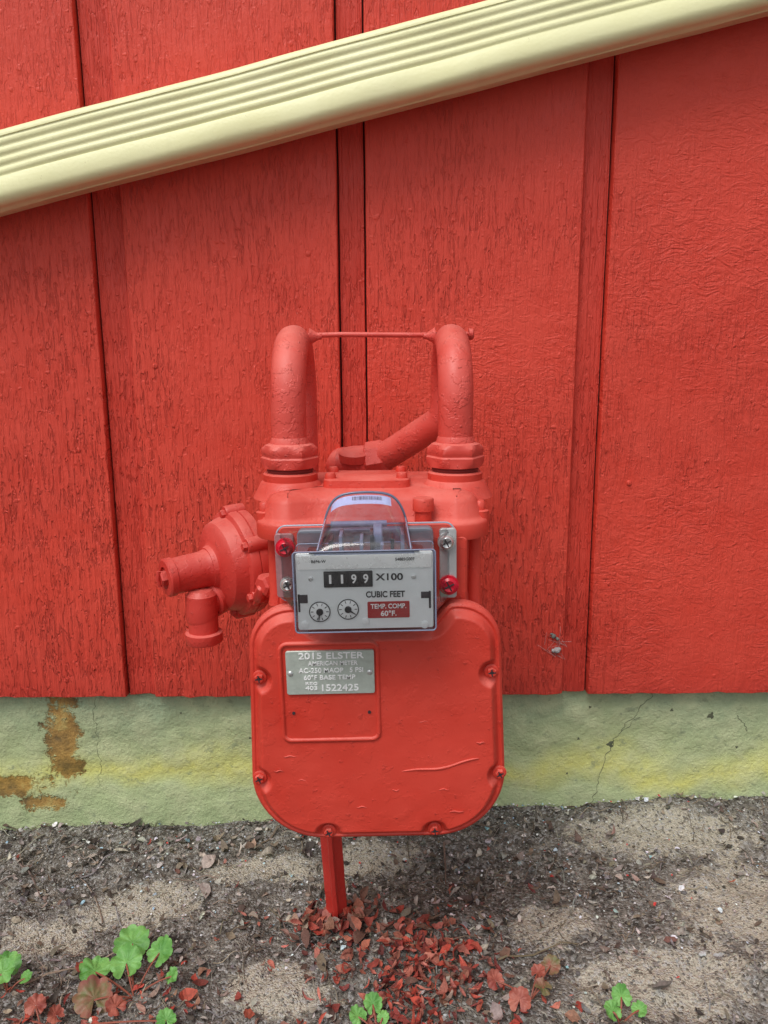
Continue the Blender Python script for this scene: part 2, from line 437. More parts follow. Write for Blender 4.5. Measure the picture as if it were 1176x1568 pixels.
SC=[(-.1182,.3757+.0018),(.1012,.3806-.0018),(-.1235,.2717+.002),(.1097,.2758-.002),(-.0583,.2145),(.046,.2145)]
def cover():
    O=np.array(cover_outline()); n=len(O)
    seg=np.linalg.norm(np.roll(O,-1,0)-O,axis=1); cum=np.concatenate([[0],np.cumsum(seg)])
    N=440; tt=np.linspace(0,cum[-1],N,endpoint=False); Oc=np.vstack([O,O[:1]])
    O=np.stack([np.interp(tt,cum,Oc[:,0]),np.interp(tt,cum,Oc[:,1])],1)
    c=np.array([CX,.325])
    S=np.concatenate([np.linspace(1,.68,56),np.linspace(.68,.05,18)[1:]])
    P=np.concatenate([c+(O-c)*s for s in S])
    A=O; B=np.roll(O,-1,0); AB=B-A
    d=np.full(len(P),9.)
    for i in range(0,len(P),2000):
        p=P[i:i+2000][:,None,:]; t=np.clip(((p-A)*AB).sum(2)/(AB**2).sum(1),0,1)
        d[i:i+2000]=np.linalg.norm(p-(A+AB*t[:,:,None]),axis=2).min(1)
    def ss(x,a,b): t=np.clip((x-a)/(b-a),0,1); return t*t*(3-2*t)
    ds_=np.full(len(P),9.)
    for s in SC: ds_=np.minimum(ds_,np.hypot(P[:,0]-s[0],P[:,1]-s[1]))
    notch=ss(ds_,.0075,.0140)
    h=.0018*ss(d,.0,.0022)
    h-=.0010*ss(d,.0026,.0044)
    h+=.0092*ss(d,.0040,.0120)*notch
    h+=.0008*ss(d,.012,.055)*notch
    dent=np.array([noise.noise(Vector((x*22,z*22,3)))*.0008+noise.noise(Vector((x*70,z*70,9)))*.0003 for x,z in P])
    h+=dent*ss(d,.006,.02)
    Y=.6851-h
    V=[(x,y,z) for (x,z),y in zip(P,Y)]; F=[]
    nr=len(S)
    for j in range(nr-1):
        for i in range(N):
            k=(i+1)%N; F.append((j*N+i,j*N+k,(j+1)*N+k,(j+1)*N+i))
    F.append(tuple((nr-1)*N+i for i in range(N)))
    b=len(V)
    for dy in (.6858,.690):
        for x,z in c+(O-c)*1.004: V.append((x,dy,z))
    for i in range(N):
        k=(i+1)%N; F.append((i,b+i,b+k,k)); F.append((b+i,b+N+i,b+N+k,b+k))
    return mk('front_cover',V,F,M_red,gm,True,angle=60)
TL=[cover()]
def ins(d): 
    O=cover_outline(); c=(CX,.325)
    return [(c[0]+(x-c[0])*(1-d/.12),c[1]+(z-c[1])*(1-d/.12)) for x,z in O]
TL.append(loft('case_body',[ins(.001),ins(-.0008),ins(-.0008),ins(.008),ins(.010),ins(.010),ins(.008),ins(0),ins(0),ins(.012),ins(.03)],
     [.6885,.690,.6965,.698,.705,.828,.835,.837,.849,.857,.860],'XZ',M_red,gm))
def screw(name,x,z,y,r,mat,parent,hexa=True):
    o=[]
    o.append(lathe(name+'_washer',[(r*1.5,0),(r*1.5,-.0012),(r*1.2,-.0018),(r*1.0,-.0018)],(x,y,z),(0,1,0),mat,parent,24))
    o.append(lathe(name,[(r,-.0008),(r,-.0046),(r*.88,-.0058),(r*.45,-.0058),(r*.35,-.0044),(0,-.0044)],(x,y,z),(0,1,0),mat,parent,6 if hexa else 24,30,rot=random.random()))
    a0=random.random()
    for a in (a0,a0+math.pi/2):
        c,s_=math.cos(a)*r*.78,math.sin(a)*r*.78; w=.00055
        px,pz=-math.sin(a)*w,math.cos(a)*w
        V=[];F=[(0,1,2,3),(4,5,6,7),(0,1,5,4),(1,2,6,5),(2,3,7,6),(3,0,4,7)]
        for yy in (y-.0062-(0.0002 if a>a0 else 0),y-.003):
            V+=[(x-c+px,yy,z-s_+pz),(x+c+px,yy,z+s_+pz),(x+c-px,yy,z+s_-pz),(x-c-px,yy,z-s_-pz)]
        o.append(mk(name+'_slot',V,F,M_dark,parent,False))
    return o
for (x,z) in SC: TL+=screw('cover_screw',x,z,.6838,.0045,M_red,gm)
YP=.6744
fr=[(x,YP+.0006,z) for x,z in rrect(-.0965,-.006,.3165,.413,.007,6)]
def ridge(name,loop,w,h,mat,parent):
    n=len(loop); V=[];F=[]
    L2=[(p[0],p[2]) for p in loop]; y0=loop[0][1]
    rings=[(inset(L2,-w),y0+.002),(inset(L2,-w*.55),y0-h*.75),(L2,y0-h),(inset(L2,w*.55),y0-h*.75),(inset(L2,w),y0+.002)]
    for o,y in rings: V+=[(a,y,b) for a,b in o]
    for j in range(4):
        for i in range(n):
            k=(i+1)%n; F.append((j*n+i,j*n+k,(j+1)*n+k,(j+1)*n+i))
    return mk(name,V,F,mat,parent,True,angle=70)
TL.append(ridge('badge_frame',fr,.0028,.0028,M_red,gm))
TL.append(rbox('name_plate',-.0912,-.0091,YP-.0024,YP+.001,.3640,.4068,.002,M_plate,gm,.0003))
yt=YP-.0026
for (t,z,w,h,x) in [('2015 ELSTER',.4018,.0605,.0062,-.049),('AMERICAN METER',.3945,.046,.0042,-.0475),('AC-250 MAOP   5 PSI',.3875,.060,.0046,-.0492),('60°F BASE TEMP',.3805,.048,.0044,-.051),('1522425',.3700,.034,.0066,-.042),('403',.3702,.011,.0040,-.068),('REG',.3748,.011,.0026,-.068)]:
    TL.append(text('plate_text',t,x,z,yt,h,w,M_wht,gm,.0004))
for x in (-.0873,-.0135): TL.append(lathe('rivet',[(.0026,0),(.0024,-.0010),(.0012,-.0016),(0,-.0017)],(x,YP-.0022,.3852),(0,1,0),M_metal,gm,18,60))
for x,z in ((-.0862,.3445),(-.0148,.3440)): TL.append(lathe('pin_hole',[(.0016,.002),(.0015,-.0005),(0,-.0006)],(x,YP-.0004,z),(0,1,0),M_dark,gm,14))
pts=[]
for i in range(26):
    t=i/25; pts.append((.0145+.074*t,.6740,.2855-.0035*math.cos(t*2.2)+.006*t*t+.0012*math.sin(t*9)))
TL.append(sweep('paint_run',pts,[.0003+.0010*math.sin(math.pi*i/25)**.5 for i in range(26)],M_red,gm,8))
for (px,pz,l) in ((-.098,.30,.012),(-.085,.275,.008),(-.03,.245,.010),(.005,.262,.007),(.05,.262,.010),(.03,.333,.011),(.086,.31,.008),(.06,.238,.014),(-.108,.285,.009)):
    pts=[(px+l*i/6,.6743,pz+.0006*math.sin(i*1.3+px*90)) for i in range(7)]
    TL.append(sweep('paint_drip',pts,[.0002+.0005*math.sin(math.pi*i/6) for i in range(7)],M_red,gm,6))
tilt(TL,.33,dz=-.0022)

o=rrect(-.110,.0915,.727,.855,.016,6)
loft('upper_body',[inset(o,-.003),inset(o,.002),o,inset(o,-.004)],[.425,.445,.50,.512],'XY',M_red,gm)
for x in (-.1075,.0885):
    lathe('corner_rib',[(.008,.43),(.0065,.44),(.0065,.500),(.010,.510)],(x,.733,0),(0,0,1),M_red,gm,20)
rbox('front_web',-.100,.078,.700,.730,.436,.506,.006,M_red,gm,.002)
def lid():
    lo=rrect(-.124,.101,.700,.884,.034,14)
    P=[]
    for i in range(len(lo)):
        a=Vector(lo[i]); b=Vector(lo[(i+1)%len(lo)]); m=max(1,int((b-a).length/.004))
        for k in range(m): P.append(a+(b-a)*k/m)
    Q=[]
    for p in P:
        x,y=p
        if y<.74:
            u=abs(x+.011); dip=.5-.5*math.cos(math.pi*min(1,max(0,(.080-u)/.030))); y+=.012*dip*(1 if y<.72 else max(0,(.74-y)/.02))
        Q.append((x,y))
    O=lambda d:inset(Q,d)
    return loft('lid',[O(.004),O(.0005),O(0),O(0),O(.0012),O(.004),O(.0065),O(.010),O(.015),O(.024),O(.034)],[.500,.501,.503,.5145,.5170,.5180,.5210,.534,.5400,.5430,.5440],'XY',M_red,gm,45)
lid()
PX=[-.0943,.072]; PY=.77
for x in PX:
    lathe('connection_boss',[(.038,.532),(.033,.541),(.030,.547),(.0275,.549),(.0275,.5555),(.0255,.557)],(x,PY,0),(0,0,1),M_red,gm,40)
    lathe('connection_thread',[(.0225,.550),(.0235,.556),(.0225,.5575),(.0235,.559),(.0225,.5605),(.0235,.562),(.0225,.566)],(x,PY,0),(0,0,1),M_thread,gm,36)
o=rrect(-.060,.026,.745,.812,.010,6)
loft('lid_hatch',[inset(o,-.001),o,inset(o,.0006),inset(o,.003)],[.541,.5475,.5510,.5522],'XY',M_red,gm)
for (x,y) in ((-.053,.757),(.018,.757),(-.053,.800),(.018,.800)):
    lathe('hatch_screw',[(.0056,.549),(.0056,.5550),(.0044,.5575),(0,.5577)],(x,y,0),(0,0,1),M_red,gm,16,40)
for (x,y) in ((-.115,.730),(.0925,.730),(-.115,.83),(.0925,.83)):
    lathe('lid_screw',[(.0088,.508),(.0088,.524),(.0058,.525),(.0054,.532),(.004,.5335),(0,.5338)],(x,y,0),(0,0,1),M_red,gm,18,40)
lathe('lid_plug',[(.0080,.512),(.0080,.527),(.0100,.528),(.0100,.5385),(.0090,.5400),(0,.5400)],(.037,.711,0),(0,0,1),M_red,gm,24,40)

# ---------------- index (counter)
IX=-.0168; TI=[]
def idx():
    L=TI.append
    L(rbox('index_base',IX-.080,IX+.080,.690,.700,.448,.519,.006,M_red,gm,.001))
    L(rbox('index_pan',IX-.062,IX+.062,.680,.692,.450,.5175,.005,simple('index_pan_paint',(.16,.17,.21),.4),gm,.001))
    L(rbox('mechanism',IX-.052,IX+.052,.640,.682,.445,.502,.002,M_blk,gm,.001))
    gg=simple('grey_gear',(.32,.34,.40),.4)
    for i in range(9):
        L(rbox('gear_rib',IX-.040+i*.009,IX-.037+i*.009,.650,.678,.4995,.5105+.004*(i%3),.0008,M_blk if i%2 else gg,gm,.0003))
    L(lathe('drive_gear',[(.010,-.004),(.011,-.003),(.011,.003),(.010,.004)],(IX+.012,.668,.514),(1,0,0),gg,gm,24))
    L(lathe('index_shaft',[(.003,0),(.003,.05)],(IX-.03,.672,.524),(1,0,0),gg,gm,12))
    L(rbox('face_plate',IX-.0585,IX+.0585,.6335,.6360,.4395,.5075,.002,M_face,gm,.0003))
    L(rbox('face_strip',IX-.0570,IX+.0570,.6322,.6340,.4935,.5060,.001,M_strip,gm,.0003))
    yf=.6333
    def X(px): return -.0757+(px-453)*.000557
    def Z(py): return .508-(py-844)*.000567
    L(rbox('counter_window',X(496),X(571),yf-.0009,yf+.001,Z(898),Z(873),.0006,M_blk,gm,.0002))
    whl=simple('wheel_black',(.02,.02,.022),.3)
    for i,dg in enumerate('1199'):
        cx=X(506+i*18.2)
        L(rbox('digit_wheel',cx-.0042,cx+.0042,yf-.0013,yf,Z(896),Z(875),.0006,whl,gm,.0002))
        L(text('digit',dg,cx,Z(885.5),yf-.0015,.0078,.0044 if dg=='9' else .0020,M_wht,gm,bold=.02))
    L(text('index_text','X100',X(597),Z(884),yf-.0002,.0060,.0235,M_txt,gm,bold=.02))
    L(text('index_text','CUBIC FEET',X(590),Z(911),yf-.0002,.0054,.0335,M_txt,gm,bold=.025))
    L(text('index_text','B696-W',X(489),Z(857),.6320,.0026,.0125,M_txt,gm,bold=.01))
    L(text('index_text','54885G007',X(621),Z(856),.6320,.0026,.0165,M_txt,gm,bold=.01))
    L(rbox('red_tag',X(562),X(627),yf-.0006,yf+.001,Z(948),Z(922),.001,M_tag,gm,.0002))
    L(text('tag_text','TEMP. COMP.',X(594.5),Z(929.5),yf-.0008,.0042,.0305,M_wht,gm,bold=.02))
    L(text('tag_text','60°F.',X(594.5),Z(941),yf-.0008,.0046,.0135,M_wht,gm,bold=.02))
    dw=simple('dial_white',(.80,.82,.82),.4,var=.03)
    for px,py,a in ((488,936,-1.7),(532,933,-.6)):
        cx,cz=X(px),Z(py)
        L(lathe('dial_disc',[(.0088,0),(.0088,-.0006),(.0085,-.0008),(0,-.0008)],(cx,yf,cz),(0,1,0),dw,gm,36))
        ring=[(cx+.0088*math.cos(t),yf-.0008,cz+.0088*math.sin(t)) for t in np.linspace(0,2*math.pi,40,endpoint=False)]
        L(sweep('dial_ring',ring,.00045,M_txt,gm,6,True))
        for k in range(10):
            t=k*math.pi/5; c,s_=math.cos(t),math.sin(t)
            L(sweep('dial_tick',[(cx+.0055*c,yf-.0008,cz+.0055*s_),(cx+.0078*c,yf-.0008,cz+.0078*s_)],.00035,M_txt,gm,5))
        L(lathe('dial_hub',[(.0030,0),(.0030,-.0022),(.0022,-.0028),(0,-.0028)],(cx,yf,cz),(0,1,0),M_blk,gm,20))
        L(sweep('dial_pointer',[(cx,yf-.002,cz),(cx+.0078*math.cos(a),yf-.002,cz+.0078*math.sin(a))],[.0011,.0003],M_blk,gm,6))
    for px,py in ((464,956),(558,953),(650,960),(476,884),(634,884)):
        r=.0021 if py<900 else .0034
        L(lathe('face_screw',[(r,0),(r,-.0009),(r*.5,-.0014),(0,-.0012)],(X(px),yf,Z(py)),(0,1,0),M_metal if py<900 else M_face,gm,18,50))
    for (a,b,c,d) in ((455,470,922,909),(455,458,936,908),(645,660,918,908),(657,660,934,907)):
        L(rbox('face_notch',X(a),X(b),yf-.0004-.0001*(a%5),yf+.001,Z(c),Z(d),.0003,M_dark,gm,.0001))
    o1=rrect(IX-.080,IX+.080,.449,.518,.008,6); o2=rrect(IX-.0605,IX+.0605,.4378,.5095,.003,6); o3=rrect(IX-.0593,IX+.0593,.4390,.5083,.0025,6)
    V=[];F=[];n=len(o1)
    o1b=rrect(IX-.082,IX+.082,.4475,.5195,.009,6)
    for oo,y in ((o1b,.695),(o1b,.692),(o1,.690),(o2,.660),(o2,.6315),(o3,.6300)): V+=[(a,y,b) for a,b in oo]
    for j in range(5):
        for i in range(n):
            k=(i+1)%n; F.append((j*n+i,j*n+k,(j+1)*n+k,(j+1)*n+i))
    F.append(tuple(5*n+i for i in range(n)))
    L(mk('clear_cover',V,F,M_clear,gm,True,angle=25))
    rp=simple('rim_plastic',(.22,.25,.36),.12)
    L(sweep('cover_rim',[(a,.6308,b) for a,b in o2],.0007,rp,gm,6,True))
    L(sweep('cover_rim',[(a,.6605,b) for a,b in o2],.0005,rp,gm,6,True))
    L(sweep('cover_flange',[(a,.6915,b) for a,b in o1b],.0009,simple('flange_plastic',(.34,.36,.44),.12),gm,8,True))
    V=[];F=[];nx=36;ny=12
    x0,x1=IX-.0425,IX+.0430
    def arch(t,q):
        w=1-.07*q
        xm=(x0+x1)/2; e=abs(2*t-1)
        x=xm+(x1-x0)/2*(2*t-1)*w
        crown=(1-e**6)**.75*(1-.14*e*e)
        z=.5070+(.006+.0355*q**.85)*crown
        return x,.634+.062*q,z
    for j in range(ny+1):
        for i in range(nx+1):
            t=i/nx; t=.5-.5*math.cos(math.pi*t)
            V.append(arch(t,j/ny))
    for j in range(ny):
        for i in range(nx): a=j*(nx+1)+i; F.append((a,a+1,a+nx+2,a+nx+1))
    b=len(V)
    for i in range(nx+1):
        x,y,z=V[i]; V.append((x,.6325,.506))
    for i in range(nx): F.append((b+i,b+i+1,i+1,i))
    L(mk('clear_hood',V,F,M_hood,gm,True,angle=50))
    L(sweep('hood_rim',[Vector(arch(.5-.5*math.cos(math.pi*i/60),1)) for i in range(61)],.0012,simple('hood_rim_plastic',(.14,.16,.24),.15),gm,8))
    L(sweep('hood_base_rim',[(x0-.004,.633,.5085),(x1+.004,.633,.5085)],.0011,simple('rim2',(.08,.09,.15),.15),gm,8))
    he=simple('hood_edge_plastic',(.30,.33,.46),.12)
    for tt in (.035,.965):
        L(sweep('hood_edge',[Vector(arch(tt,j/12))+Vector((0,0,.0002)) for j in range(13)],.0007,he,gm,6))
    V=[];F=[]
    for j in range(4):
        for i in range(21):
            t=.12+.68*i/20; x,y,z=arch(t,.76+.065*j); V.append((x,y+.0005,z-.0007))
    for j in range(3):
        for i in range(20): a=j*21+i; F.append((a,a+1,a+22,a+21))
    L(mk('bar_label',V,F,simple('paper_label2',(.80,.82,.92),.5,var=.05),gm,True))
    for k in range(34):
        t=.36+.34*k/34+random.random()*.003; w=random.choice([.0008,.0016,.0024])
        p=[arch(t,.84),arch(t+w*2,.84),arch(t+w*2,.92),arch(t,.92)]
        L(mk('bar_code',[(x,y+.0004,z-.0004) for x,y,z in p],[(0,1,2,3)],M_txt,gm,False))
    tab=simple('tab',(.50,.51,.52),.35,.4)
    for (x,z,mt,r) in ((IX-.0735,.501,M_seal,.0070),(IX+.0760,.462,M_seal,.0074),(IX-.0725,.466,M_metal,.0058),(IX+.0740,.503,M_metal,.0064)):
        L(lathe('seal_cup',[(r*1.25,0),(r*1.25,-.004),(r*1.05,-.004)],(x,.686,z),(0,1,0),M_metal if mt is M_metal else M_seal,gm,24))
        L(lathe('seal_cap',[(r,-.002),(r,-.006),(r*.7,-.0078),(r*.3,-.0066),(0,-.0066)],(x,.686,z),(0,1,0),mt,gm,24,50))
        L(sweep('seal_slot',[(x-r*.6,.6785,z-r*.3),(x+r*.6,.6785,z+r*.3)],.0007,M_dark,gm,6))
        L(sweep('seal_slot',[(x-r*.3,.6784,z+r*.6),(x+r*.3,.6784,z-r*.6)],.0006,M_dark,gm,6))
    L(rbox('side_tab',IX+.068,IX+.0835,.685,.6935,.449,.515,.003,tab,gm,.0006))
    L(rbox('side_tab',IX-.0835,IX-.066,.687,.6935,.452,.513,.003,simple('tab2',(.35,.16,.17),.4),gm,.0006))
idx()
tilt(TI,.474)

# ---------------------------------------------------------------- pipes
gp=empty('gas_pipe')
R=.0175; RB=.064; ZC=.622
def uarc(x,n=22): return [(x,PY+RB-RB*math.cos(math.pi*i/n),ZC+RB*math.sin(math.pi*i/n)) for i in range(n+1)]
def corner(a,b,c,r,n=8):
    a,b,c=map(Vector,(a,b,c)); u=(a-b).normalized(); w=(c-b).normalized(); p=b+u*r; q=b+w*r
    return [tuple((1-t)**2*p+2*t*(1-t)*b+t*t*q) for t in [i/n for i in range(n+1)]]
xl,xr=PX
sweep('inlet_loop',[(xl,PY,.580),(xl,PY,.60)]+uarc(xl)+corner((xl,.898,.60),(xl,.898,.44),(-.13,.885,.435),.03)+[(-.14,.882,.434)],R,M_pipe,gp,32)
sweep('outlet_loop',[(xr,PY,.580),(xr,PY,.60)]+uarc(xr)+corner((xr,.898,.63),(xr,.898,.600),(-.003,.955,.545),.016)+[(-.003,.955,.545),(-.02,.965,.535)],R,M_pipe,gp,32)
for x in PX:
    def hx(t,h): 
        if h<.566 or h>.5835: return 1
        a=(t%(math.pi/3))-math.pi/6; return 1/max(math.cos(a),.88)*.95
    lathe('swivel_nut',[(.0235,.5615),(.0262,.5620),(.0272,.5662),(.0272,.5715),(.0258,.5730),(.0258,.5745),(.0264,.5755),(.0260,.581),(.0240,.5845),(.0195,.5860),(.0185,.5900),(.0176,.592)],(x,PY,0),(0,0,1),M_pipe,gp,60,35,rot=.2+x*3,lobes=hx)
lathe('wall_union',[(.016,-.02),(.022,-.018),(.026,-.012),(.026,.006),(.022,.010),(.018,.012)],(-.012,.960,.541),(-1,.15,-.18),M_reg,gp,8,30)
lathe('wall_elbow_body',[(.018,0),(.024,.004),(.024,.026),(.020,.032),(.020,.046)],(-.012,.962,.538),(-1,.1,-.05),M_reg,gp,28)
sweep('wall_pipe',[(-.045,.966,.534),(-.052,.970,.533),(-.056,.985,.532),(-.056,1.04,.532)],.019,M_reg,gp,24)
lathe('elbow_cap',[(.020,.0),(.020,.010),(.014,.014),(0,.015)],(-.036,.955,.544),(0,-.2,1),M_reg,gp,20)
sweep('tie_rod',[(xl+.002,.838,.6925),(xl+.05,.838,.6935),(xr-.04,.838,.6925),(xr+.023,.838,.6930)],.0027,M_pipe,gp,12)
for x,s in ((xl+.0165,1),(xr-.0165,-1)):
    lathe('rod_weld',[(.009,0),(.0065,.004),(.0035,.009),(.0028,.013)],(x,.838,.6915),(s,0,0),M_pipe,gp,16,60)
lathe('rod_end',[(.006,0),(.006,.004),(.0045,.0055),(0,.006)],(xr+.019,.838,.6930),(1,0,0),M_pipe,gp,12)

# ---------------------------------------------------------------- regulator
rg=empty('pressure_regulator')
c=Vector((-.168,.862,.439)); a=Vector((-.78,-.55,-.05)).normalized()
aa,u,v=frame(a)
lathe('diaphragm_case',[(.0,-.036),(.022,-.036),(.026,-.030),(.045,-.022),(.055,-.013),(.0605,-.011),(.0615,-.008),(.0615,-.001),(.0595,.0),(.0615,.001),(.0615,.008),(.0600,.011),(.055,.013),(.053,.020),(.050,.027),(.044,.031),(.030,.033),(.026,.035),(.024,.040),(.0,.040)],c,a,M_reg,rg,56,30)
for k in range(6):
    t=k*math.pi/3+.55; p=c+(u*math.cos(t)+v*math.sin(t))*.0585
    lathe('flange_lug',[(.0085,-.011),(.009,-.009),(.009,.010),(.008,.012)],p,a,M_reg,rg,18)
    lathe('flange_bolt',[(.0050,.011),(.0050,.015),(.004,.0165),(0,.0166)],p,a,M_reg,rg,6)
lathe('spring_bonnet',[(.026,.034),(.0225,.040),(.0210,.046),(.0200,.079),(.0215,.080),(.0215,.087),(.0195,.0885),(.0125,.0890),(.0125,.0865),(0,.0865)],c,a,M_reg,rg,36,30)
cap=c+a*.0865
lathe('bonnet_cap',[(.0085,0),(.0085,.006),(.007,.0075),(0,.0076)],cap,a,M_reg,rg,6)
sweep('cap_wing',[cap+a*.008-v*.009,cap+a*.010,cap+a*.008+v*.009],.0022,M_reg,rg,8)
vs=c+a*.020+Vector((0,0,-.034)); ve=Vector((-.2055,.818,.399))
sweep('vent_arm',[vs,vs+(ve-vs)*.6]+corner(vs,ve,(ve.x+.003,ve.y,.36),.014)+[(ve.x+.003,ve.y,.374)],.0155,M_reg,rg,24)
lathe('vent_knuckle',[(0,-.018),(.012,-.017),(.0165,-.012),(.0175,0),(.0175,.014),(.0165,.018)],(ve.x+.002,ve.y,ve.z+.002),(0,0,-1),M_reg,rg,28)
lathe('vent_outlet',[(.0165,.0),(.0165,.018),(.0205,.0195),(.0205,.0295),(.0195,.031),(.0150,.031),(.0150,.026),(0,.026)],(ve.x+.003,ve.y,.389),(0,0,-1),M_reg,rg,32)
lathe('arm_collar',[(.0195,0),(.0195,.012),(.017,.014)],vs+(ve-vs)*.25,(ve-vs),M_reg,rg,24)
lathe('valve_body',[(.020,-.005),(.023,.0),(.023,.03),(.020,.035),(.0175,.05)],c-a*.03,-a+Vector((.1,0,0)),M_reg,rg,28)
lathe('body_union',[(.020,0),(.0235,.002),(.0235,.014),(.020,.016)],(-.150,.870,.437),(1,.3,0),M_reg,rg,8,30)
lathe('side_nut',[(.006,0),(.0115,.002),(.0125,.010),(.0115,.016),(.008,.018)],(-.120,.80,.432),(-.6,-.7,0),M_reg,rg,6,30)
sweep('sense_line',[(-.1245,.794,.432),(-.131,.79,.428),(-.137,.80,.415),(-.137,.84,.405),(-.14,.86,.41)],.006,M_reg,rg,14)

# ---------------------------------------------------------------- post
st=empty('support_post')
def post():
    p0=Vector((-.0590,.832,-.05)); p1=Vector((-.0705,.80,.24))
    sec=[(-.0125,.006),(-.0125,.001),(-.004,-.006),(-.0022,-.011),(.0022,-.011),(.004,-.006),(.0125,.001),(.0125,.006),(.004,.003),(0,.002),(-.004,.003)]
    V=[];F=[];n=len(sec);m=20
    for j in range(m+1):
        p=p0.lerp(p1,j/m); w=.0008*noise.noise(Vector((j*.7,0,0)))
        for x,y in sec: V.append((p.x+x+w,p.y+y,p.z))
    for j in range(m):
        for i in range(n): k=(i+1)%n; F.append((j*n+i,j*n+k,(j+1)*n+k,(j+1)*n+i))
    F.append(tuple(range(n)));F.append(tuple(m*n+i for i in range(n)))
    mk('post_channel',V,F,M_reg,st,True,angle=30)
    mk('post_head',[(-.09,.79,.215),(-.05,.79,.215),(-.05,.83,.215),(-.09,.83,.215),(-.09,.79,.235),(-.05,.79,.235),(-.05,.83,.235),(-.09,.83,.235)],[(0,1,2,3),(4,5,6,7),(0,1,5,4),(1,2,6,5),(2,3,7,6),(3,0,4,7)],M_reg,st,False)
post()

# ---------------------------------------------------------------- ground
def gh(x,y):
    s=.040*max(-.9,min(.9,x))
    f=1.0 if abs(x)<2 and -1<y<2 else .3
    z=s*max(0,min(1,(y-.2)/.6))
    z+=f*(.012*noise.noise(Vector((x*7,y*7,0)))+.008*noise.noise(Vector((x*20,y*20,4)))+.004*noise.noise(Vector((x*65,y*65,8))))
    z-=.010*math.exp(-((y-.9)/.12)**2)
    return z
def ground():
    fx=np.arange(-.9,.901,.0055); cx=np.array([-60,-30,-15,-8,-5,-3.5,-2.5,-1.8,-1.3,-1.05]); xs=np.concatenate([cx,fx,-cx[::-1]])
    fyy=np.arange(.38,1.075,.0055); ys=np.concatenate([np.array([-60,-30,-15,-8,-4,-2,-1,-.5,-.2,0,.15,.27]),fyy,np.array([1.2,1.6,2.5,4,6,10,20,40,60])])
    V=[(x,y,gh(x,y)) for y in ys for x in xs]; n=len(xs)
    F=[(j*n+i,j*n+i+1,(j+1)*n+i+1,(j+1)*n+i) for j in range(len(ys)-1) for i in range(n-1)]
    mk('ground',V,F,M_soil,None,True)
ground()

def scatter_mesh(name,parts,mat):
    V=[];F=[];C=[]
    for v,f,c in parts:
        b=len(V); V+=v; F+=[tuple(b+i for i in q) for q in f]; C+=[(*c,1)]*len(v)
    me=bpy.data.meshes.new(name); me.from_pydata(V,[],F); me.materials.append(mat)
    at=me.color_attributes.new('Col','FLOAT_COLOR','POINT'); at.data.foreach_set('color',np.array(C,dtype=np.float32).ravel())
    me.update(); o=bpy.data.objects.new(name,me); COL.objects.link(o); return o
def jit(c,a=.25):
    k=1+random.uniform(-a,a); return tuple(max(0,min(1,x*k*(1+random.uniform(-.08,.08)))) for x in c)
def rotm(yaw,pitch,roll): return Matrix.Rotation(yaw,3,'Z')@Matrix.Rotation(pitch,3,'Y')@Matrix.Rotation(roll,3,'X')
def leaf(x,y,z,L,W,c,tiltm=.35,curl=None):
    nu=5; V=[];F=[]; curl=random.uniform(-1.6,2.4) if curl is None else curl; fold=random.uniform(-.2,.7)
    M=rotm(random.uniform(0,6.28),random.uniform(-tiltm,tiltm),random.uniform(-tiltm,tiltm))
    sk=random.uniform(-.5,.5)
    for i in range(nu+1):
        t=i/nu; w=W*(math.sin(math.pi*min(1,max(0.02,t**.8)))**.7+.05)*random.uniform(.7,1.2)
        for s in (-1,0,1):
            p=M@Vector(((t-.5)*L, s*w*.5+sk*L*(t-.5)**2, fold*abs(s)*w*.5+curl*L*(t-.5)**2*.8+random.uniform(-.08,.08)*W))
            V.append((x+p.x,y+p.y,z+p.z))
    for i in range(nu):
        for s in (0,1): a=i*3+s; F.append((a,a+1,a+4,a+3))
    return V,F,c
_bm=bmesh.new(); bmesh.ops.create_icosphere(_bm,subdivisions=1,radius=1); _bm.verts.ensure_lookup_table()
IV=[v.co.copy() for v in _bm.verts]; IF=[tuple(v.index for v in f.verts) for f in _bm.faces]; _bm.free()
def stone(x,y,z,r,c,flat=.6):
    M=rotm(random.uniform(0,6.28),random.uniform(-.4,.4),random.uniform(-.4,.4)); V=[]
    sx,sy,sz=random.uniform(.7,1.3),random.uniform(.6,1.1),flat*random.uniform(.6,1.1)
    for p in IV:
        k=random.uniform(.75,1.2); q=M@Vector((p.x*sx*r*k,p.y*sy*r*k,p.z*sz*r*k)); V.append((x+q.x,y+q.y,z+q.z))
    return V,IF,c
def rx(): return random.uniform(-.7,.7)
def ry(): return .48+.57*random.random()
def near(x,y,cx,cy,sx,sy): return math.exp(-((x-cx)/sx)**2-((y-cy)/sy)**2)
def sandy(x,y): return max(near(x,y,*q) for q in SAND)
parts=[]
cols=[((.36,.35,.34),4),((.16,.15,.135),4),((.05,.045,.04),3.5),((.50,.47,.41),4),((.26,.20,.155),2),((.68,.68,.68),.9)]
pop=[c for c,w in cols]; wts=[w for c,w in cols]
for i in range(9500):
    x,y=rx(),ry(); r=random.choice([.0007,.0009,.0012,.0016,.0021]) if random.random()<.955 else random.uniform(.0025,.0055)
    cc=random.choices(pop,wts)[0]
    if random.random()<sandy(x,y)*.9: r*=.5; cc=random.choice([(.52,.48,.41),(.38,.37,.35),(.60,.56,.48)])
    parts.append(stone(x,y,gh(x,y)+r*.25,r,jit(cc)))
scatter_mesh('gravel',parts,M_peb)
parts=[]
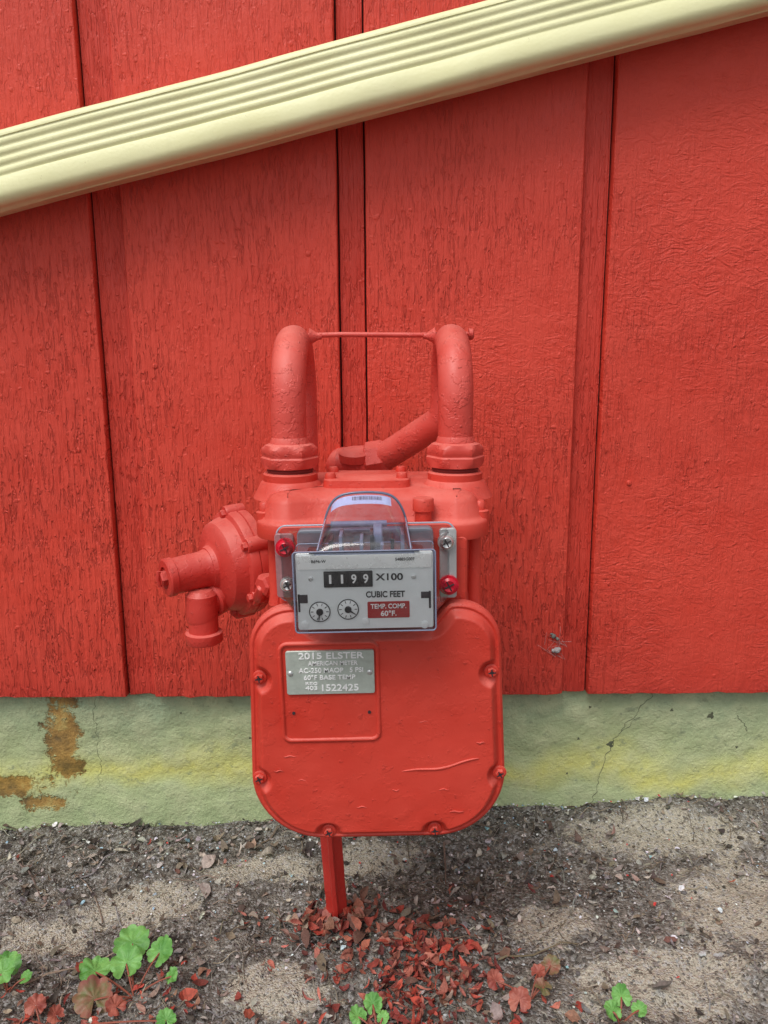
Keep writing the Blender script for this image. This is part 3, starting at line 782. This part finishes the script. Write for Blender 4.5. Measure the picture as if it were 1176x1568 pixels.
for i in range(820):
    x=random.gauss(.15,.3) if random.random()<.6 else rx(); y=min(1.04,random.gauss(.95,.10)); 
    if abs(x)>.7: continue
    L=random.uniform(.0015,.0040) if random.random()<.93 else random.uniform(.005,.009); parts.append(leaf(x,y,gh(x,y)+.004,L,L*.8,jit(random.choices([(.80,.83,.85),(.35,.55,.66),(.55,.70,.75),(.62,.06,.05)],[6,2,1.5,.7])[0],.1),.5,0))
scatter_mesh('paint_chips',parts,mat_attr('chip',.6))
parts=[]
brown=[(.14,.10,.075),(.22,.175,.13),(.30,.255,.205),(.085,.068,.056),(.40,.36,.32),(.31,.29,.27),(.055,.047,.042),(.18,.17,.16),(.46,.43,.39)]
red=[(.40,.06,.04),(.46,.09,.06),(.25,.045,.035),(.40,.13,.09),(.46,.16,.12),(.18,.045,.04),(.28,.14,.10),(.14,.07,.055)]
for i in range(7400):
    x,y=rx(),ry()
    if random.random()<sandy(x,y)*.94: continue
    if x>.15 and random.random()<.25: continue
    pr=.62*max(near(x,y,.03,.72,.10,.09),near(x,y,-.065,.83,.035,.035),.8*near(x,y,-.30,.68,.14,.05),.5*near(x,y,.12,.69,.09,.045),.7*near(x,y,-.12,.75,.08,.08))
    isr=random.random()<pr+.012
    L=random.choice([random.uniform(.003,.008),random.uniform(.006,.014)]) if not isr else random.uniform(.006,.016)
    if random.random()<.06: L*=1.8
    parts.append(leaf(x,y,gh(x,y)+random.uniform(.001,.007),L,L*random.uniform(.12,.65),jit(random.choice(red if isr else brown),.35),.6))
for i in range(430):
    x,y=random.gauss(.030,.046),random.gauss(.710,.050)
    if y<.45: continue
    hgt=.010*near(x,y,.035,.71,.09,.09)
    L=random.uniform(.006,.020); parts.append(leaf(x,y,gh(x,y)+random.uniform(.002,.006)+hgt*random.random(),L,L*random.uniform(.15,.6),jit(random.choice(red[:5] if random.random()<.55 else red),.35),1.0))
for i in range(120):
    x,y=random.gauss(-.062,.026),random.gauss(.820,.018)
    L=random.uniform(.01,.022); parts.append(leaf(x,y,gh(x,y)+random.uniform(.002,.014),L,L*random.uniform(.3,.8),jit(random.choice(red+[(.34,.20,.16),(.42,.3,.26)])),.9))
for k in range(34):
    x,y=random.uniform(-.42,.35),random.uniform(.64,1.02); L=random.uniform(.014,.026)
    parts.append(leaf(x,y,gh(x,y)+.006,L,L*random.uniform(.35,.7),jit(random.choice([(.36,.32,.29),(.26,.23,.20),(.40,.28,.22),(.20,.15,.11)])),.5))
scatter_mesh('leaf_litter',parts,M_attr)
parts=[]
for i in range(900): 
    x,y=rx(),ry(); 
    if random.random()<sandy(x,y)*.7: continue
    big=(i%15==0 and x<.2)
    L=random.uniform(.07,.15) if big else random.uniform(.012,.05); r=random.uniform(.0008,.0014) if big else random.uniform(.00025,.0008)
    th=random.uniform(0,6.28); c=jit(random.choice([(.32,.27,.20),(.17,.13,.09),(.09,.07,.05),(.38,.34,.28),(.24,.18,.14),(.3,.29,.28)]))
    bend=random.uniform(-1,1)*.6; V=[];F=[];n=9
    for k in range(n+1):
        t=k/n-.5; px=x+L*(t*math.cos(th)-bend*t*t*math.sin(th)); py=y+L*(t*math.sin(th)+bend*t*t*math.cos(th)); py=min(py,1.04)
        pz=gh(px,py)+.0025+r+.003*math.sin(k*1.1+i); rr=r*(1.2-.6*k/n)
        for q in range(4):
            an=q*math.pi/2; V.append((px-math.sin(th)*rr*math.cos(an),py+math.cos(th)*rr*math.cos(an),pz+rr*math.sin(an)))
    for k in range(n):
        for q in range(4): w=(q+1)%4; F.append((k*4+q,k*4+w,(k+1)*4+w,(k+1)*4+q))
    parts.append((V,F,c))
scatter_mesh('twigs',parts,M_attr)

# ---------------------------------------------------------------- plants
def mat_leafgreen(name,c1,c2):
    s=NT(name); a=s.noise(60,4,.6); 
    return s.done(s.mix(s.ramp(a,[(.35,0.0),(.65,1.0)]),c1,c2),.5,normal=s.bump(s.noise(160,3,.5),.0012,.7),spec=.35)
M_g=mat_leafgreen('green_leaf',(.08,.24,.045),(.19,.42,.11)); M_g2=mat_leafgreen('dull_leaf',(.13,.15,.06),(.27,.10,.075)); M_r=mat_leafgreen('red_leaf',(.22,.04,.03),(.40,.13,.09)); M_stem=simple('stem',(.28,.08,.05),.5)
def scallop(cx,cy,cz,r,tl,yaw,mat,parent,nl=9):
    N=nl*8; rings=6; op=math.radians(14)
    M=Matrix.Rotation(yaw,3,'Z')@Matrix.Rotation(tl,3,'X')
    V=[];F=[]; sd=random.random()*50
    for j in range(rings+1):
        q=j/rings
        for i in range(N+1):
            th=-math.pi/2+op+(2*math.pi-2*op)*i/N
            lob=abs(math.sin((i/N)*nl*math.pi))
            rr=r*q*(1-(q**3)*.13*(1-lob**.5))*(1+.16*noise.noise(Vector((math.cos(th)*1.3,math.sin(th)*1.3,sd))))
            zz=r*(.10*q*q+.04*q*math.cos((i/N)*nl*2*math.pi)*(-1)+.45*q*noise.noise(Vector((math.cos(th)*1.4*q,math.sin(th)*1.4*q,sd+9))))
            p=M@Vector((rr*math.cos(th),rr*math.sin(th)+r*.1,zz)); V.append((cx+p.x,cy+p.y,cz+p.z))
    n=N+1
    for j in range(rings):
        for i in range(N): F.append((j*n+i,j*n+i+1,(j+1)*n+i+1,(j+1)*n+i))
    return mk('leaf',V,F,mat,parent,True)
def plant(name,base,leaves):
    e=empty(name)
    bx,by=base; bz=gh(bx,by)
    for (x,y,hz,r,tl,yaw,m) in leaves:
        z=gh(x,y)+hz
        scallop(x,y,z,r,tl,yaw,m,e)
        mid=((bx+x)/2,(by+y)/2-.003,(bz+z)/2+.008)
        P=[Vector((bx,by,bz-.003)),Vector(mid),Vector((x,y,z-.0005))]
        pts=[(1-t)**2*P[0]+2*t*(1-t)*P[1]+t*t*P[2] for t in [i/8 for i in range(9)]]
        sweep('stem',pts,.0009,M_stem,e,6)
plant('weed_plant',(-.275,.715),[(-.296,.778,.022,.020,.35,.3,M_g),(-.258,.756,.024,.017,.5,-.5,M_g),(-.327,.745,.020,.018,.3,.9,M_g),(-.290,.740,.026,.018,.45,.1,M_g),(-.235,.722,.010,.009,.6,-1,M_g),(-.313,.703,.012,.021,.4,.4,M_g2),(-.345,.762,.010,.011,.3,2,M_r),(-.285,.690,.008,.011,.5,1,M_r)])
plant('weed_plant',(-.42,.73),[(-.432,.757,.02,.015,.5,.5,M_g),(-.428,.735,.022,.015,.4,-.3,M_g),(-.402,.735,.012,.008,.4,-.9,M_g)])
plant('weed_plant',(-.01,.665),[(-.015,.682,.018,.010,.6,.2,M_g),(-.030,.672,.016,.010,.5,.9,M_g),(-.005,.672,.012,.007,.5,-.6,M_g)])
plant('weed_plant',(.235,.66),[(.240,.675,.016,.011,.6,.2,M_g),(.228,.662,.014,.010,.6,.7,M_g),(.255,.664,.012,.008,.5,-.8,M_g)])
plant('red_leaf_plant',(.15,.69),[(.115,.700,.016,.010,.7,.4,M_r),(.135,.672,.016,.012,.8,-.3,M_r),(.165,.695,.014,.010,.4,1.2,M_g2),(.178,.724,.016,.011,.5,-.7,M_g2),(.163,.718,.012,.009,.7,-1.2,M_r)])
plant('red_leaf_plant',(-.36,.68),[(-.372,.695,.012,.011,.6,.4,M_r),(-.345,.683,.012,.010,.7,1.4,M_r),(-.225,.665,.01,.010,.5,.2,M_g)])

e=empty('cobweb_debris')
fl1=simple('fluff',(.38,.36,.36),.9,0,600,.001,.5); fl2=simple('fluff_dark',(.16,.17,.15),.9,0,600,.001,.5)
for (x,z,r) in ((.243,.262,.0050),(.246,.2635,.0045),(.238,.2615,.0035),(.238,.283,.0035),(.243,.279,.0028),(.235,.286,.0025)):
    v_,f_,_=stone(x,D-.003,z,r,(1,1,1),1.0)
    mk('fluff',v_,f_,fl1 if z<.27 else fl2,e,True)
sm=simple('strand',(.5,.35,.34),.9)
for k in range(9):
    x0,z0=.24+random.uniform(-.01,.01),.275+random.uniform(-.02,.02)
    sweep('strand',[(x0,D-.002,z0),(x0+random.uniform(-.012,.012),D-.004,z0+random.uniform(-.012,.012)),(x0+random.uniform(-.02,.02),D,z0+random.uniform(-.03,.03))],.00018,sm,e,5)

# ---------------------------------------------------------------- camera
cam=bpy.data.cameras.new('Camera'); co=bpy.data.objects.new('Camera',cam); COL.objects.link(co)
cam.sensor_fit='VERTICAL'; cam.sensor_height=36; cam.sensor_width=27; cam.lens=36*1178/1568; cam.clip_start=.02; cam.clip_end=500
co.matrix_world=Matrix.Translation((0,0,H))@Matrix.Rotation(math.radians(90-11.4),4,'X')@Matrix.Rotation(math.radians(-.39),4,'Z')
scene.camera=co

# ---------------------------------------------------------------- light
w=bpy.data.worlds.new('World'); scene.world=w; w.use_nodes=True; nt=w.node_tree
bg=nt.nodes['Background']; sky=nt.nodes.new('ShaderNodeTexSky'); sky.sky_type='NISHITA'; sky.sun_disc=False
EL=math.radians(58); AZ=math.radians(212)
sky.sun_elevation=EL; sky.sun_rotation=AZ; sky.air_density=1; sky.dust_density=3.5; sky.ozone_density=1
hs=nt.nodes.new('ShaderNodeHueSaturation'); hs.inputs['Saturation'].default_value=.25
nt.links.new(sky.outputs[0],hs.inputs['Color']); nt.links.new(hs.outputs[0],bg.inputs[0]); bg.inputs[1].default_value=.15
sl=bpy.data.lights.new('sun','SUN'); sl.energy=1.5; sl.angle=math.radians(28); sl.color=(1,.97,.92)
so=bpy.data.objects.new('sun',sl); COL.objects.link(so)
d=Vector((math.sin(AZ)*math.cos(EL),math.cos(AZ)*math.cos(EL),math.sin(EL)))
so.rotation_euler=(-d).to_track_quat('-Z','Y').to_euler(); so.location=d*5+Vector((0,0,2))
vs=scene.view_settings; vs.view_transform='Standard'; vs.look='None'; vs.exposure=0; vs.gamma=1
